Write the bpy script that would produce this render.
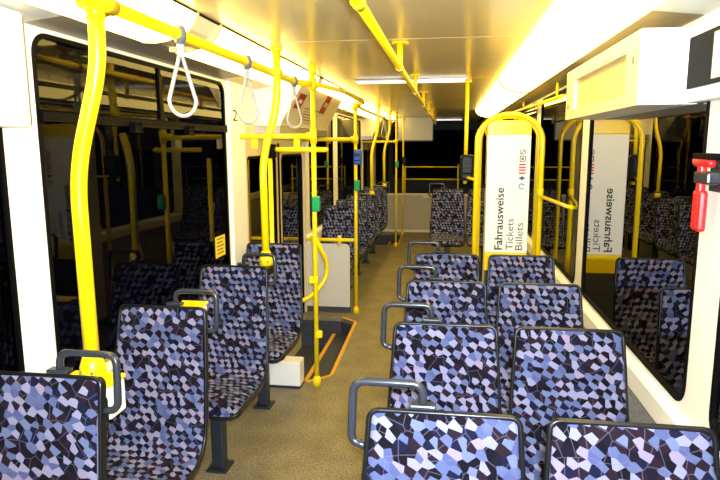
import bpy, bmesh, math, random
from mathutils import Vector, Matrix

# ------------------------------------------------------------------ camera, world, flash, exposure
scene = bpy.context.scene
COL = scene.collection
for o in list(bpy.data.objects):
    bpy.data.objects.remove(o)

CAM_POS = (0.0, 0.0, 1.78)
F_PX, VP, ROLL = 600.0, (449.0, 145.0), 0.020          # focal length in px of a 720 px wide frame
yv = Vector((VP[0] - 360, VP[1] - 240, F_PX)).normalized()
gv = Vector((-ROLL, 1, 0)); gv = (gv - yv * gv.dot(yv)).normalized()
xv = gv.cross(yv)
if xv[0] < 0: xv = -xv
RW = (xv, yv, -gv)                                     # world axes seen in camera axes (right, down, forward)
right = Vector([RW[i][0] for i in range(3)]); down = Vector([RW[i][1] for i in range(3)]); fwd = Vector([RW[i][2] for i in range(3)])
cam_mat = Matrix.Translation(CAM_POS) @ Matrix((right, -down, -fwd)).transposed().to_4x4()
cam = bpy.data.objects.new('camera', bpy.data.cameras.new('camera'))
cam.data.sensor_width = 36; cam.data.lens = 36 * F_PX / 720; cam.data.clip_start = 0.02
cam.matrix_world = cam_mat
COL.objects.link(cam); scene.camera = cam

world = bpy.data.worlds.new('night'); scene.world = world; world.use_nodes = True
world.node_tree.nodes['Background'].inputs[0].default_value = (0.010, 0.012, 0.02, 1)
world.node_tree.nodes['Background'].inputs[1].default_value = 0.12

FLASH_W = 66.0
fl = bpy.data.lights.new('camera_flash', 'AREA'); fl.shape = 'DISK'; fl.size = 0.07; fl.energy = FLASH_W
fl.color = (0.80, 0.90, 1.0); fl.spread = math.radians(130)
flo = bpy.data.objects.new('camera_flash', fl); COL.objects.link(flo)
flo.matrix_world = Matrix.Translation(Vector(CAM_POS) + Vector((0.03, -0.06, 0.07))) @ cam_mat.to_3x3().to_4x4()

LAMP_STRENGTH = 8.5
LAMP_COLOR = (1.0, 0.71, 0.17)
scene.view_settings.view_transform = 'Standard'
scene.view_settings.look = 'None'
scene.view_settings.gamma = 1
scene.view_settings.use_curve_mapping = False
scene.view_settings.exposure = 0.4

# ------------------------------------------------------------------ materials
M = {}
def mat(name, color, rough=0.5, metal=0.0, spec=0.5, noise=None, bump=None, coat=0.0):
    m = bpy.data.materials.new(name); m.use_nodes = True
    nt = m.node_tree; b = nt.nodes['Principled BSDF']
    b.inputs['Base Color'].default_value = (*color, 1); b.inputs['Roughness'].default_value = rough
    b.inputs['Metallic'].default_value = metal; b.inputs['Specular IOR Level'].default_value = spec
    b.inputs['Coat Weight'].default_value = coat
    tc = nt.nodes.new('ShaderNodeTexCoord')
    if noise:
        scale, amt = noise
        n = nt.nodes.new('ShaderNodeTexNoise'); n.inputs['Scale'].default_value = scale; n.inputs['Detail'].default_value = 4
        nt.links.new(tc.outputs['Object'], n.inputs['Vector'])
        r = nt.nodes.new('ShaderNodeValToRGB')
        r.color_ramp.elements[0].position = 0.3; r.color_ramp.elements[1].position = 0.7
        r.color_ramp.elements[0].color = (*[c * (1 - amt) for c in color], 1)
        r.color_ramp.elements[1].color = (*[min(1, c * (1 + amt)) for c in color], 1)
        nt.links.new(n.outputs['Fac'], r.inputs['Fac']); nt.links.new(r.outputs['Color'], b.inputs['Base Color'])
    if bump:
        scale, st = bump
        n = nt.nodes.new('ShaderNodeTexNoise'); n.inputs['Scale'].default_value = scale
        nt.links.new(tc.outputs['Object'], n.inputs['Vector'])
        bp = nt.nodes.new('ShaderNodeBump'); bp.inputs['Strength'].default_value = st; bp.inputs['Distance'].default_value = 0.002
        nt.links.new(n.outputs['Fac'], bp.inputs['Height']); nt.links.new(bp.outputs['Normal'], b.inputs['Normal'])
    M[name] = m
    return m

mat('yellow', (0.97, 0.72, 0.004), 0.28, noise=(3, 0.04))
mat('white_panel', (0.86, 0.86, 0.84), 0.42, noise=(2, 0.02))
mat('cream_panel', (0.80, 0.72, 0.52), 0.45, noise=(2, 0.03))
mat('door_frame', (0.66, 0.55, 0.36), 0.45, noise=(3, 0.04))
mat('ceiling_mat', (0.76, 0.64, 0.34), 0.20, noise=(1.2, 0.05))
mat('taupe', (0.24, 0.21, 0.17), 0.4, noise=(5, 0.08))
mat('pale_strip', (0.62, 0.68, 0.72), 0.35, noise=(3, 0.04))
mat('grey_carpet', (0.34, 0.34, 0.35), 0.95, noise=(120, 0.35), bump=(300, 0.4))
mat('black_rubber', (0.002, 0.002, 0.003), 0.55, spec=0.06, noise=(10, 0.1))
mat('dark_shell', (0.005, 0.006, 0.009), 0.30, spec=0.35, noise=(8, 0.1))
mat('handle_metal', (0.020, 0.026, 0.038), 0.25, spec=0.55, noise=(10, 0.08))
mat('leg_paint', (0.014, 0.019, 0.032), 0.45, noise=(8, 0.1))
mat('strap_grey', (0.38, 0.39, 0.42), 0.5, noise=(20, 0.04))
mat('clamp_grey', (0.14, 0.15, 0.17), 0.4, noise=(20, 0.08))
mat('red_plastic', (0.80, 0.015, 0.02), 0.35, noise=(20, 0.05))
mat('red_sticker', (0.45, 0.02, 0.02), 0.4, noise=(20, 0.05))
mat('blue_plastic', (0.02, 0.09, 0.55), 0.3, noise=(20, 0.05))
mat('navy_plastic', (0.005, 0.007, 0.016), 0.45, spec=.25, noise=(20, 0.08))
mat('green_plastic', (0.0, 0.33, 0.10), 0.35, noise=(20, 0.05))
mat('machine_white', (0.88, 0.88, 0.87), 0.4, noise=(3, 0.015))
mat('ink_black', (0.01, 0.01, 0.012), 0.6, noise=(20, 0.05))
mat('ink_grey', (0.08, 0.08, 0.085), 0.6, noise=(20, 0.05))
mat('ink_blue', (0.03, 0.10, 0.42), 0.6, noise=(20, 0.05))
mat('ink_red', (0.75, 0.02, 0.05), 0.6, noise=(20, 0.05))
mat('amber_panel', (0.85, 0.66, 0.30), 0.45, noise=(9, 0.10))
mat('screen_glass', (0.30, 0.40, 0.44), 0.15, noise=(3, 0.12))
mat('bulkhead', (0.46, 0.42, 0.34), 0.6, noise=(60, 0.10))
mat('partition', (0.62, 0.62, 0.60), 0.5, noise=(80, 0.05))
mat('well_dark', (0.035, 0.040, 0.060), 0.55, noise=(30, 0.2))
mat('edge_yellow', (0.70, 0.38, 0.02), 0.5, noise=(25, 0.15))
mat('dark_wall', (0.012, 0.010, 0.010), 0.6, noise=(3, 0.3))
mat('steel', (0.45, 0.45, 0.46), 0.3, metal=0.9, noise=(10, 0.05))

def floor_material():
    m = bpy.data.materials.new('floor_vinyl'); m.use_nodes = True; nt = m.node_tree; b = nt.nodes['Principled BSDF']
    tc = nt.nodes.new('ShaderNodeTexCoord')
    n1 = nt.nodes.new('ShaderNodeTexNoise'); n1.inputs['Scale'].default_value = 90; n1.inputs['Detail'].default_value = 3
    n2 = nt.nodes.new('ShaderNodeTexNoise'); n2.inputs['Scale'].default_value = 5; n2.inputs['Detail'].default_value = 5
    for n in (n1, n2): nt.links.new(tc.outputs['Object'], n.inputs['Vector'])
    r = nt.nodes.new('ShaderNodeValToRGB')
    r.color_ramp.elements[0].position = 0.36; r.color_ramp.elements[0].color = (0.125, 0.108, 0.068, 1)
    r.color_ramp.elements[1].position = 0.66; r.color_ramp.elements[1].color = (0.33, 0.285, 0.185, 1)
    e = r.color_ramp.elements.new(0.5); e.color = (0.225, 0.195, 0.125, 1)
    mx = nt.nodes.new('ShaderNodeMix'); mx.data_type = 'RGBA'; mx.blend_type = 'MULTIPLY'; mx.inputs[0].default_value = 0.6
    r2 = nt.nodes.new('ShaderNodeValToRGB'); r2.color_ramp.elements[0].position = 0.3; r2.color_ramp.elements[0].color = (0.45, 0.45, 0.45, 1)
    r2.color_ramp.elements[1].position = 0.65
    nt.links.new(n1.outputs['Fac'], r.inputs['Fac']); nt.links.new(n2.outputs['Fac'], r2.inputs['Fac'])
    nt.links.new(r.outputs['Color'], mx.inputs[6]); nt.links.new(r2.outputs['Color'], mx.inputs[7])
    nt.links.new(mx.outputs[2], b.inputs['Base Color']); b.inputs['Roughness'].default_value = 0.5
    M['floor_vinyl'] = m
floor_material()

def fabric_material():
    m = bpy.data.materials.new('seat_fabric'); m.use_nodes = True; nt = m.node_tree; b = nt.nodes['Principled BSDF']
    L = nt.links.new; N = nt.nodes.new
    uv = N('ShaderNodeUVMap'); uv.uv_map = 'UVMap'
    oi = N('ShaderNodeObjectInfo')
    off = N('ShaderNodeVectorMath'); off.operation = 'SCALE'; off.inputs[0].default_value = (3.0, 7.0, 0); L(oi.outputs['Random'], off.inputs['Scale'])
    add = N('ShaderNodeVectorMath'); add.operation = 'ADD'; L(uv.outputs[0], add.inputs[0]); L(off.outputs[0], add.inputs[1])
    rot = N('ShaderNodeVectorRotate'); rot.rotation_type = 'Z_AXIS'; rot.inputs['Angle'].default_value = 0.62; L(add.outputs[0], rot.inputs['Vector'])
    sc = N('ShaderNodeVectorMath'); sc.operation = 'MULTIPLY'; sc.inputs[1].default_value = (33, 46, 33); L(rot.outputs[0], sc.inputs[0])
    vo = N('ShaderNodeTexVoronoi'); vo.voronoi_dimensions = '2D'; vo.distance = 'EUCLIDEAN'; vo.inputs['Scale'].default_value = 1; vo.inputs['Randomness'].default_value = 0.66
    L(sc.outputs[0], vo.inputs['Vector'])
    fl_ = N('ShaderNodeVectorMath'); fl_.operation = 'FLOOR'; L(vo.outputs['Position'], fl_.inputs[0])
    sep = N('ShaderNodeSeparateXYZ'); L(fl_.outputs[0], sep.inputs[0])
    sm = N('ShaderNodeMath'); sm.operation = 'ADD'; L(sep.outputs[0], sm.inputs[0]); L(sep.outputs[1], sm.inputs[1])
    par = N('ShaderNodeMath'); par.operation = 'PINGPONG'; par.inputs[1].default_value = 1; L(sm.outputs[0], par.inputs[0])
    sepc = N('ShaderNodeSeparateColor'); L(vo.outputs['Color'], sepc.inputs[0])
    a = N('ShaderNodeValToRGB'); a.color_ramp.interpolation = 'CONSTANT'
    a.color_ramp.elements[0].color = (0.175, 0.180, 0.315, 1); a.color_ramp.elements[1].position = 0.34; a.color_ramp.elements[1].color = (0.068, 0.088, 0.205, 1)
    for p, c in ((0.62, (0.185, 0.165, 0.275)), (0.74, (0.095, 0.12, 0.25)), (0.88, (0.006, 0.005, 0.012))):
        e = a.color_ramp.elements.new(p); e.color = (*c, 1)
    d = N('ShaderNodeValToRGB'); d.color_ramp.interpolation = 'CONSTANT'
    d.color_ramp.elements[0].color = (0.004, 0.0035, 0.008, 1); d.color_ramp.elements[1].position = 0.42; d.color_ramp.elements[1].color = (0.012, 0.007, 0.014, 1)
    for p, c in ((0.72, (0.006, 0.007, 0.025)), (0.88, (0.055, 0.070, 0.18))):
        e = d.color_ramp.elements.new(p); e.color = (*c, 1)
    L(sepc.outputs[0], a.inputs[0]); L(sepc.outputs[1], d.inputs[0])
    mx = N('ShaderNodeMix'); mx.data_type = 'RGBA'; L(par.outputs[0], mx.inputs[0]); L(a.outputs[0], mx.inputs[6]); L(d.outputs[0], mx.inputs[7])
    ve = N('ShaderNodeTexVoronoi'); ve.voronoi_dimensions = '2D'; ve.feature = 'DISTANCE_TO_EDGE'; ve.inputs['Scale'].default_value = 19
    L(add.outputs[0], ve.inputs['Vector'])
    ln = N('ShaderNodeMath'); ln.operation = 'LESS_THAN'; ln.inputs[1].default_value = 0.022; L(ve.outputs['Distance'], ln.inputs[0])
    lf = N('ShaderNodeMath'); lf.operation = 'MULTIPLY'; lf.inputs[1].default_value = 0.35; L(ln.outputs[0], lf.inputs[0])
    mx2 = N('ShaderNodeMix'); mx2.data_type = 'RGBA'; mx2.inputs[7].default_value = (0.13, 0.125, 0.22, 1); L(lf.outputs[0], mx2.inputs[0]); L(mx.outputs[2], mx2.inputs[6])
    mx = mx2
    nz = N('ShaderNodeTexNoise'); nz.inputs['Scale'].default_value = 700; L(add.outputs[0], nz.inputs['Vector'])
    bp = N('ShaderNodeBump'); bp.inputs['Strength'].default_value = 0.25; bp.inputs['Distance'].default_value = 0.001; L(nz.outputs['Fac'], bp.inputs['Height'])
    L(bp.outputs[0], b.inputs['Normal'])
    L(mx.outputs[2], b.inputs['Base Color']); b.inputs['Roughness'].default_value = 1.0
    b.inputs['Specular IOR Level'].default_value = 0.12
    M['seat_fabric'] = m
fabric_material()

def glass_material(name, ior, tint, rough=0.0, refl=(0.40, 0.40, 0.41)):
    m = bpy.data.materials.new(name); m.use_nodes = True; nt = m.node_tree
    nt.nodes.remove(nt.nodes['Principled BSDF']); out = nt.nodes['Material Output']
    t = nt.nodes.new('ShaderNodeBsdfTransparent'); t.inputs[0].default_value = (*tint, 1)
    g = nt.nodes.new('ShaderNodeBsdfGlossy'); g.inputs['Roughness'].default_value = rough; g.inputs['Color'].default_value = (*refl, 1)
    fr = nt.nodes.new('ShaderNodeFresnel'); fr.inputs['IOR'].default_value = ior
    mx = nt.nodes.new('ShaderNodeMixShader')
    nt.links.new(fr.outputs[0], mx.inputs[0]); nt.links.new(t.outputs[0], mx.inputs[1]); nt.links.new(g.outputs[0], mx.inputs[2])
    nt.links.new(mx.outputs[0], out.inputs[0]); M[name] = m
glass_material('window_glass', 1.46, (0.45, 0.47, 0.5))
glass_material('rear_glass', 1.2, (0.2, 0.2, 0.2), 0.08, (0.4, 0.4, 0.4))

def emit_material(name, color, strength):
    m = bpy.data.materials.new(name); m.use_nodes = True; b = m.node_tree.nodes['Principled BSDF']
    b.inputs['Base Color'].default_value = (0.8, 0.8, 0.75, 1); b.inputs['Roughness'].default_value = 0.4
    b.inputs['Emission Color'].default_value = (*color, 1); b.inputs['Emission Strength'].default_value = strength
    M[name] = m
emit_material('lamp_diffuser', LAMP_COLOR, LAMP_STRENGTH)
emit_material('strip_diffuser', (1.0, 0.93, 0.80), 1.3)
emit_material('backlit_white', (0.90, 0.96, 1.0), 0.12)

# ------------------------------------------------------------------ helpers
def new_bm(): return bmesh.new()

def add_box(bm, x0, x1, y0, y1, z0, z1, bevel=0.0, seg=2):
    b2 = bmesh.new()
    bmesh.ops.create_cube(b2, size=1.0)
    for v in b2.verts:
        v.co = Vector(((x0 + x1) / 2 + v.co.x * (x1 - x0), (y0 + y1) / 2 + v.co.y * (y1 - y0), (z0 + z1) / 2 + v.co.z * (z1 - z0)))
    if bevel > 0:
        bmesh.ops.bevel(b2, geom=b2.edges[:], offset=bevel, segments=seg, affect='EDGES', profile=0.5)
    merge(bm, b2)

def merge(bm, b2):
    me = bpy.data.meshes.new('tmp'); b2.to_mesh(me); b2.free(); bm.from_mesh(me); bpy.data.meshes.remove(me)

def fillet(pts, r, n=5):
    pts = [Vector(p) for p in pts]
    out = [pts[0]]
    for i in range(1, len(pts) - 1):
        a, b, c = pts[i - 1], pts[i], pts[i + 1]
        d1 = (a - b); d2 = (c - b)
        rr = min(r, d1.length * 0.49, d2.length * 0.49)
        p0 = b + d1.normalized() * rr; p1 = b + d2.normalized() * rr
        for k in range(n + 1):
            t = k / n
            out.append((1 - t) ** 2 * p0 + 2 * t * (1 - t) * b + t * t * p1)
    out.append(pts[-1])
    return out

def add_tube(bm, pts, r, seg=12, closed=False, flat=1.0, cap=True):
    """sweep a round section along a polyline; r number or list per point; flat squeezes the section along its first axis"""
    pts = [Vector(p) for p in pts]; n = len(pts)
    rs = r if isinstance(r, (list, tuple)) else [r] * n
    tang = []
    for i in range(n):
        if closed: t = pts[(i + 1) % n] - pts[i - 1]
        else: t = pts[min(i + 1, n - 1)] - pts[max(i - 1, 0)]
        tang.append(t.normalized())
    up = Vector((0, 0, 1)) if abs(tang[0].z) < 0.9 else Vector((1, 0, 0))
    nrm = (up - tang[0] * up.dot(tang[0])).normalized()
    rings = []
    for i in range(n):
        nrm = (nrm - tang[i] * nrm.dot(tang[i])).normalized()
        bi = tang[i].cross(nrm)
        rings.append([bm.verts.new(pts[i] + (nrm * math.cos(2 * math.pi * k / seg) * flat + bi * math.sin(2 * math.pi * k / seg)) * rs[i]) for k in range(seg)])
    m = n if closed else n - 1
    for i in range(m):
        A, B = rings[i], rings[(i + 1) % n]
        for k in range(seg):
            f = bm.faces.new((A[k], A[(k + 1) % seg], B[(k + 1) % seg], B[k])); f.smooth = True
    if cap and not closed:
        bm.faces.new(rings[0][::-1]); bm.faces.new(rings[-1])

def add_prism(bm, poly, axis, a, b):
    """extrude a 2-D polygon along an axis ('x','y','z') from a to b"""
    def P(u, v, w):
        return {'x': (w, u, v), 'y': (u, w, v), 'z': (u, v, w)}[axis]
    v0 = [bm.verts.new(P(u, v, a)) for u, v in poly]; v1 = [bm.verts.new(P(u, v, b)) for u, v in poly]
    n = len(poly)
    bm.faces.new(v0); bm.faces.new(v1[::-1])
    for i in range(n):
        bm.faces.new((v0[i], v1[i], v1[(i + 1) % n], v0[(i + 1) % n]))

def rounded_rect(u0, u1, v0, v1, r, k=6):
    out = []
    for cu, cv, a0 in ((u1 - r, v1 - r, 0), (u0 + r, v1 - r, 90), (u0 + r, v0 + r, 180), (u1 - r, v0 + r, 270)):
        for i in range(k + 1):
            a = math.radians(a0 + 90 * i / k)
            out.append((cu + r * math.cos(a), cv + r * math.sin(a)))
    return out

def outer_match(U0, U1, V0, V1, u0, u1, v0, v1, r, k=6):
    """points on rect U,V matching rounded_rect(u0..) one by one"""
    out = []
    for C, S, E in (((U1, V1), (U1, v1 - r), (u1 - r, V1)), ((U0, V1), (u0 + r, V1), (U0, v1 - r)),
                    ((U0, V0), (U0, v0 + r), (u0 + r, V0)), ((U1, V0), (u1 - r, V0), (U1, v0 + r))):
        for i in range(k + 1):
            h = k / 2
            if i <= h: t = i / h; p = (S[0] + (C[0] - S[0]) * t, S[1] + (C[1] - S[1]) * t)
            else: t = (i - h) / h; p = (C[0] + (E[0] - C[0]) * t, C[1] + (E[1] - C[1]) * t)
            out.append(p)
    return out

def add_ring(bm, outer, inner, axis, a, b):
    def P(u, v, w):
        return {'x': (w, u, v), 'y': (u, w, v), 'z': (u, v, w)}[axis]
    n = len(outer)
    L = [[bm.verts.new(P(u, v, w)) for u, v in loop] for loop, w in ((outer, a), (inner, a), (outer, b), (inner, b))]
    oa, ia, ob, ib = L
    for i in range(n):
        j = (i + 1) % n
        for q in ((oa[i], ia[i], ia[j], oa[j]), (ob[i], ob[j], ib[j], ib[i]), (oa[i], oa[j], ob[j], ob[i]), (ia[i], ib[i], ib[j], ia[j])):
            bm.faces.new(q)

def obj(name, bm, m, parent=None, smooth=False):
    bmesh.ops.remove_doubles(bm, verts=bm.verts[:], dist=1e-6)
    bmesh.ops.recalc_face_normals(bm, faces=bm.faces[:])
    me = bpy.data.meshes.new(name); bm.to_mesh(me); bm.free()
    me.materials.append(M[m])
    if smooth:
        for p in me.polygons: p.use_smooth = True
    o = bpy.data.objects.new(name, me); COL.objects.link(o)
    if parent is not None: o.parent = parent
    return o

def place(me, name, parent):
    o = bpy.data.objects.new(name, me); COL.objects.link(o); o.parent = parent
    return o

def thing(name, label, cat, loc=(0, 0, 0), group=None):
    o = bpy.data.objects.new(name, None); COL.objects.link(o); o.empty_display_size = 0.05
    o.location = loc; o['label'] = label; o['category'] = cat
    if group: o['group'] = group
    return o

def struct(name, loc=(0, 0, 0)):
    o = bpy.data.objects.new(name, None); COL.objects.link(o); o.location = loc; o['kind'] = 'structure'
    o.empty_display_size = 0.05
    return o

def tag(o, label, cat, group=None):
    o['label'] = label; o['category'] = cat
    if group: o['group'] = group
    return o

def boxo(name, dims, m, parent=None, bevel=0.0):
    bm = new_bm(); add_box(bm, *dims, bevel=bevel); return obj(name, bm, m, parent)

def tubeo(name, pts, r, m, parent=None, seg=12, closed=False, flat=1.0):
    bm = new_bm(); add_tube(bm, pts, r, seg, closed, flat); return obj(name, bm, m, parent)

def texto(name, body, size, m, parent, mat4, extrude=0.0006, bold=0.0):
    cu = bpy.data.curves.new('t', 'FONT'); cu.body = body; cu.size = size; cu.extrude = extrude; cu.offset = bold
    t = bpy.data.objects.new('t', cu); COL.objects.link(t)
    dg = bpy.context.evaluated_depsgraph_get()
    me = bpy.data.meshes.new_from_object(t.evaluated_get(dg)); bpy.data.objects.remove(t)
    me.name = name; me.transform(mat4); me.materials.clear(); me.materials.append(M[m])
    return place(me, name, parent)

# ------------------------------------------------------------------ the setting
XL, XR, ZC = -1.50, 0.85, 2.335
YB, YE = -2.6, 15.4
WELLS = ((4.25, 5.98), (10.62, 12.12))

fl_root = struct('floor')
poly = [(XL - .06, YB), (XR + .06, YB), (XR + .06, YE), (XL - .06, YE)]
for a, b in reversed(WELLS):
    poly += [(XL - .06, b), (-1.08, b), (-0.92, b - .14), (-0.89, a + .15), (-1.05, a), (XL - .06, a)]
bm = new_bm(); add_prism(bm, poly, 'z', -0.04, 0.0)
fo = obj('floor_covering', bm, 'floor_vinyl', fl_root)
for a, b in WELLS:
    # sunken entrance: sides, upper tread, lower tread, yellow nosings
    outer = [(XL - .06, a), (-1.05, a), (-0.89, a + .15), (-0.92, b - .14), (-1.08, b), (XL - .06, b)]
    bm = new_bm()
    add_prism(bm, [(XL - .06, a - .02), (-1.04, a - .02), (-0.87, a + .14), (-0.90, b - .13), (-1.07, b + .02), (XL - .06, b + .02), (XL - .06, b), (-1.08, b), (-0.92, b - .14), (-0.89, a + .15), (-1.05, a), (XL - .06, a)], 'z', -0.36, -0.041)
    obj('step_riser', bm, 'well_dark', fl_root)
    bm = new_bm(); add_prism(bm, [(-1.15, a), (-1.05, a), (-0.89, a + .15), (-0.92, b - .14), (-1.08, b), (-1.15, b)], 'z', -0.36, -0.17)
    obj('upper_step', bm, 'well_dark', fl_root)
    bm = new_bm(); add_prism(bm, [(XL - .06, a), (-1.15, a), (-1.15, b), (XL - .06, b)], 'z', -0.36, -0.33)
    obj('lower_step', bm, 'well_dark', fl_root)
    bm = new_bm(); add_box(bm, -1.165, -1.13, a + .04, b - .04, -0.17, -0.164)
    obj('step_nosing', bm, 'edge_yellow', fl_root)
    path = outer[1:5]
    bm = new_bm()
    for p, q in zip(path[:-1], path[1:]):
        d = (Vector(q) - Vector(p)).normalized(); nn = Vector((d.y, -d.x)) * 0.03
        add_prism(bm, [p, q, (q[0] + nn.x, q[1] + nn.y), (p[0] + nn.x, p[1] + nn.y)], 'z', 0.0, 0.004)
    obj('edge_strip', bm, 'edge_yellow', fl_root)

cl = struct('ceiling')
seams = [YB, -0.7, 1.3, 3.3, 5.24, 7.3, 9.3, 11.3, 13.3, YE]
for a, b in zip(seams[:-1], seams[1:]):
    bm = new_bm(); add_box(bm, -1.06, 0.41, a + .003, b - .003, ZC, ZC + .03, bevel=0.003, seg=1)
    obj('ceiling_panel', bm, 'ceiling_mat', cl)
boxo('ceiling_backing', (XL - .06, XR + .06, YB, YE, ZC + .03, ZC + .06), 'dark_wall', cl)

# walls: panels with rounded window openings
def mirror_x(side, d):      # distance d inward of the wall face
    return XL + d if side < 0 else XR - d
ZS = 0.845                  # window sill height
def wall_bay(root, side, y0, y1, h0, h1, wn, vent=False, pane=True):
    x_in = XL if side < 0 else XR; x_out = x_in + side * 0.05
    hz0, hz1 = ZS, 2.195
    bm = new_bm()
    outer = outer_match(y0, y1, 0.70, 2.225, h0, h1, hz0, hz1, 0.085)
    add_ring(bm, outer, rounded_rect(h0, h1, hz0, hz1, 0.085), 'x', min(x_in, x_out), max(x_in, x_out))
    obj('wall_panel', bm, 'white_panel', root)
    w = struct('window_%d' % wn)
    bm = new_bm()
    add_ring(bm, rounded_rect(h0, h1, hz0, hz1, 0.085), rounded_rect(h0 + .018, h1 - .018, hz0 + .018, hz1 - .018, 0.069), 'x', x_in - side * 0.005, x_in + side * 0.045)
    obj('window_gasket', bm, 'black_rubber', w)
    if vent:
        boxo('window_bar', (x_in - side * .016, x_in + side * .03, h0 + .012, h1 - .012, 1.872, 1.912), 'black_rubber', w, 0.004)
        boxo('vent_divider', (x_in - side * .004, x_in + side * .03, 3.02, 3.045, 1.912, hz1 - .015), 'black_rubber', w)
        for yy in (2.72, 3.32):
            boxo('vent_latch', (x_in - side * .035, x_in - side * .016, yy - .035, yy + .035, 1.845, 1.885), 'black_rubber', w, 0.006)
    bm = new_bm()
    add_prism(bm, rounded_rect(h0 + .012, h1 - .012, hz0 + .012, hz1 - .012, 0.07), 'x', x_in + side * .006, x_in + side * .012)
    # single sheet: keep one face so that reflections stay single
    bm.faces.ensure_lookup_table()
    keep = [f for f in bm.faces if len(f.verts) > 6 and abs(f.calc_center_median().x - (x_in + side * .006)) < 1e-4]
    bmesh.ops.delete(bm, geom=[f for f in bm.faces if f not in keep], context='FACES')
    obj('window_pane', bm, 'window_glass', w)
    return w

wl = struct('wall_left'); wr = struct('wall_right')
BL = [(-2.6, -0.28, -2.4, -0.35, 1, False), (-0.28, 1.96, -0.15, 1.865, 2, False), (1.96, 4.20, 2.05, 3.95, 3, True),
      (6.2, 7.95, 6.42, 7.78, 4, False), (7.95, 10.5, 8.12, 10.3, 5, False), (12.2, 15.4, 12.5, 15.2, 6, False)]
for y0, y1, h0, h1, n, v in BL: wall_bay(wl, -1, y0, y1, h0, h1, n, v)
BR = [(-2.6, -0.2, -2.4, -0.3, 7), (-0.2, 2.07, -0.1, 1.965, 8), (2.07, 3.99, 2.17, 3.88, 9), (3.99, 6.05, 4.09, 5.90, 10),
      (6.05, 8.2, 6.2, 8.05, 11), (8.2, 10.3, 8.35, 10.15, 12), (10.3, 12.35, 10.45, 12.2, 13), (12.35, 15.4, 12.5, 15.2, 14)]
for y0, y1, h0, h1, n in BR: wall_bay(wr, 1, y0, y1, h0, h1, n)
for a, b in ((YB, 4.20), (6.2, 10.5), (12.2, YE)):
    boxo('lower_panel', (XL - .05, XL - .005, a, b, 0, 0.70), 'grey_carpet', wl)
boxo('lower_panel', (XR + .005, XR + .05, YB, YE, 0, 0.70), 'grey_carpet', wr)
# sloping white sill under the right windows and its seat-height ledge
bm = new_bm(); add_prism(bm, [(XR + .005, 0.825), (XR - .035, 0.80), (XR - .04, 0.72), (XR + .005, 0.70)], 'y', YB, 12.3)
o = obj('trim_1', bm, 'white_panel'); o['kind'] = 'structure'
bm = new_bm(); add_prism(bm, [(XL - .005, 0.825), (XL + .035, 0.80), (XL + .04, 0.72), (XL - .005, 0.70)], 'y', YB, 4.15)
o = obj('trim_2', bm, 'white_panel'); o['kind'] = 'structure'
bm = new_bm(); add_prism(bm, [(XL - .005, 0.825), (XL + .035, 0.80), (XL + .04, 0.72), (XL - .005, 0.70)], 'y', 6.25, 10.45)
o = obj('trim_3', bm, 'white_panel'); o['kind'] = 'structure'
# broad rounded pillars between the left windows
def pillar(n, side, y0, y1, d, m='white_panel'):
    xi = XL if side < 0 else XR
    bm = new_bm(); add_box(bm, min(xi, xi - side * d), max(xi, xi - side * d), y0, y1, 0.72, 2.215, bevel=0.008)
    o = obj('trim_%d' % n, bm, m); o['kind'] = 'structure'
pillar(4, -1, 3.99, 4.29, 0.022)

# coves: header strip between lamp and wall
def cove_strip(root, side, a, b, m):
    s = (lambda x: x) if side > 0 else (lambda x: -0.65 - x)
    bm = new_bm()
    add_prism(bm, [(s(0.655), 2.235), (s(0.855), 2.212), (s(0.905), 2.24), (s(0.655), 2.26)], 'y', a, b)
    obj('header_strip', bm, m, root)
cove_strip(wl, -1, YB, 2.02, 'pale_strip'); cove_strip(wl, -1, 2.022, 3.90, 'taupe'); cove_strip(wl, -1, 3.902, YE, 'cream_panel')
cove_strip(wr, 1, YB, 2.27, 'pale_strip'); cove_strip(wr, 1, 2.272, YE, 'taupe')

# cove lamps
PROFILE = [(0.405, 2.333), (0.425, 2.285), (0.455, 2.255), (0.50, 2.234), (0.55, 2.221), (0.60, 2.215), (0.655, 2.219)]
def cove_lamp(side, a, b, label, group):
    s = (lambda x: x) if side > 0 else (lambda x: -0.65 - x)
    t = thing('cove_lamp', label, 'lamp', (s(0.52), (a + b) / 2, 2.333), group)
    ox, oy, oz = t.location
    bm = new_bm()
    inner = [(x + .004, z + .012) for x, z in PROFILE]
    pl = [(s(x) - ox, z - oz) for x, z in PROFILE] + [(s(0.66) - ox, 2.334 - oz)]
    add_prism(bm, pl, 'y', a + .02 - oy, b - .02 - oy)
    obj('diffuser', bm, 'lamp_diffuser', t)
    for y0, y1 in ((a, a + .02), (b - .02, b)):
        bm = new_bm()
        pl2 = [(s(x + (x - 0.55) * .03) - ox, z - oz - (.004 if z < 2.33 else 0)) for x, z in PROFILE] + [(s(0.665) - ox, 2.334 - oz)]
        add_prism(bm, pl2, 'y', y0 - oy, y1 - oy)
        obj('end_cap', bm, 'amber_panel', t)
    return t
LL = [(-2.5, -0.6), (-0.55, 0.55), (0.62, 2.52), (2.76, 4.95), (5.05, 7.4), (7.5, 9.9), (10.0, 12.3)]
LLAB = ['long curved cove lamp on the left side behind the viewpoint', 'curved cove lamp over the nearest left window, behind the viewpoint',
        'glowing curved cove lamp above the near half of the large left window', 'glowing curved cove lamp above the far left window corner and door header',
        'glowing curved cove lamp above the far end of the nearest left door', 'glowing curved cove lamp on the left above the far single seats', 'farthest glowing cove lamp on the left, above the second door']
for (a, b), l in zip(LL, LLAB): cove_lamp(-1, a, b, l, 'cove lamps along the ceiling')
LR = [(-2.5, 0.2), (0.25, 5.29), (5.34, 7.9), (7.95, 9.95)]
RLAB = ['long curved cove lamp on the right side behind the viewpoint', 'large glowing cove lamp on the right above the display box and screen', 'glowing cove lamp on the right above the ticket machine', 'farthest and smallest glowing cove lamp on the right']
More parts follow.
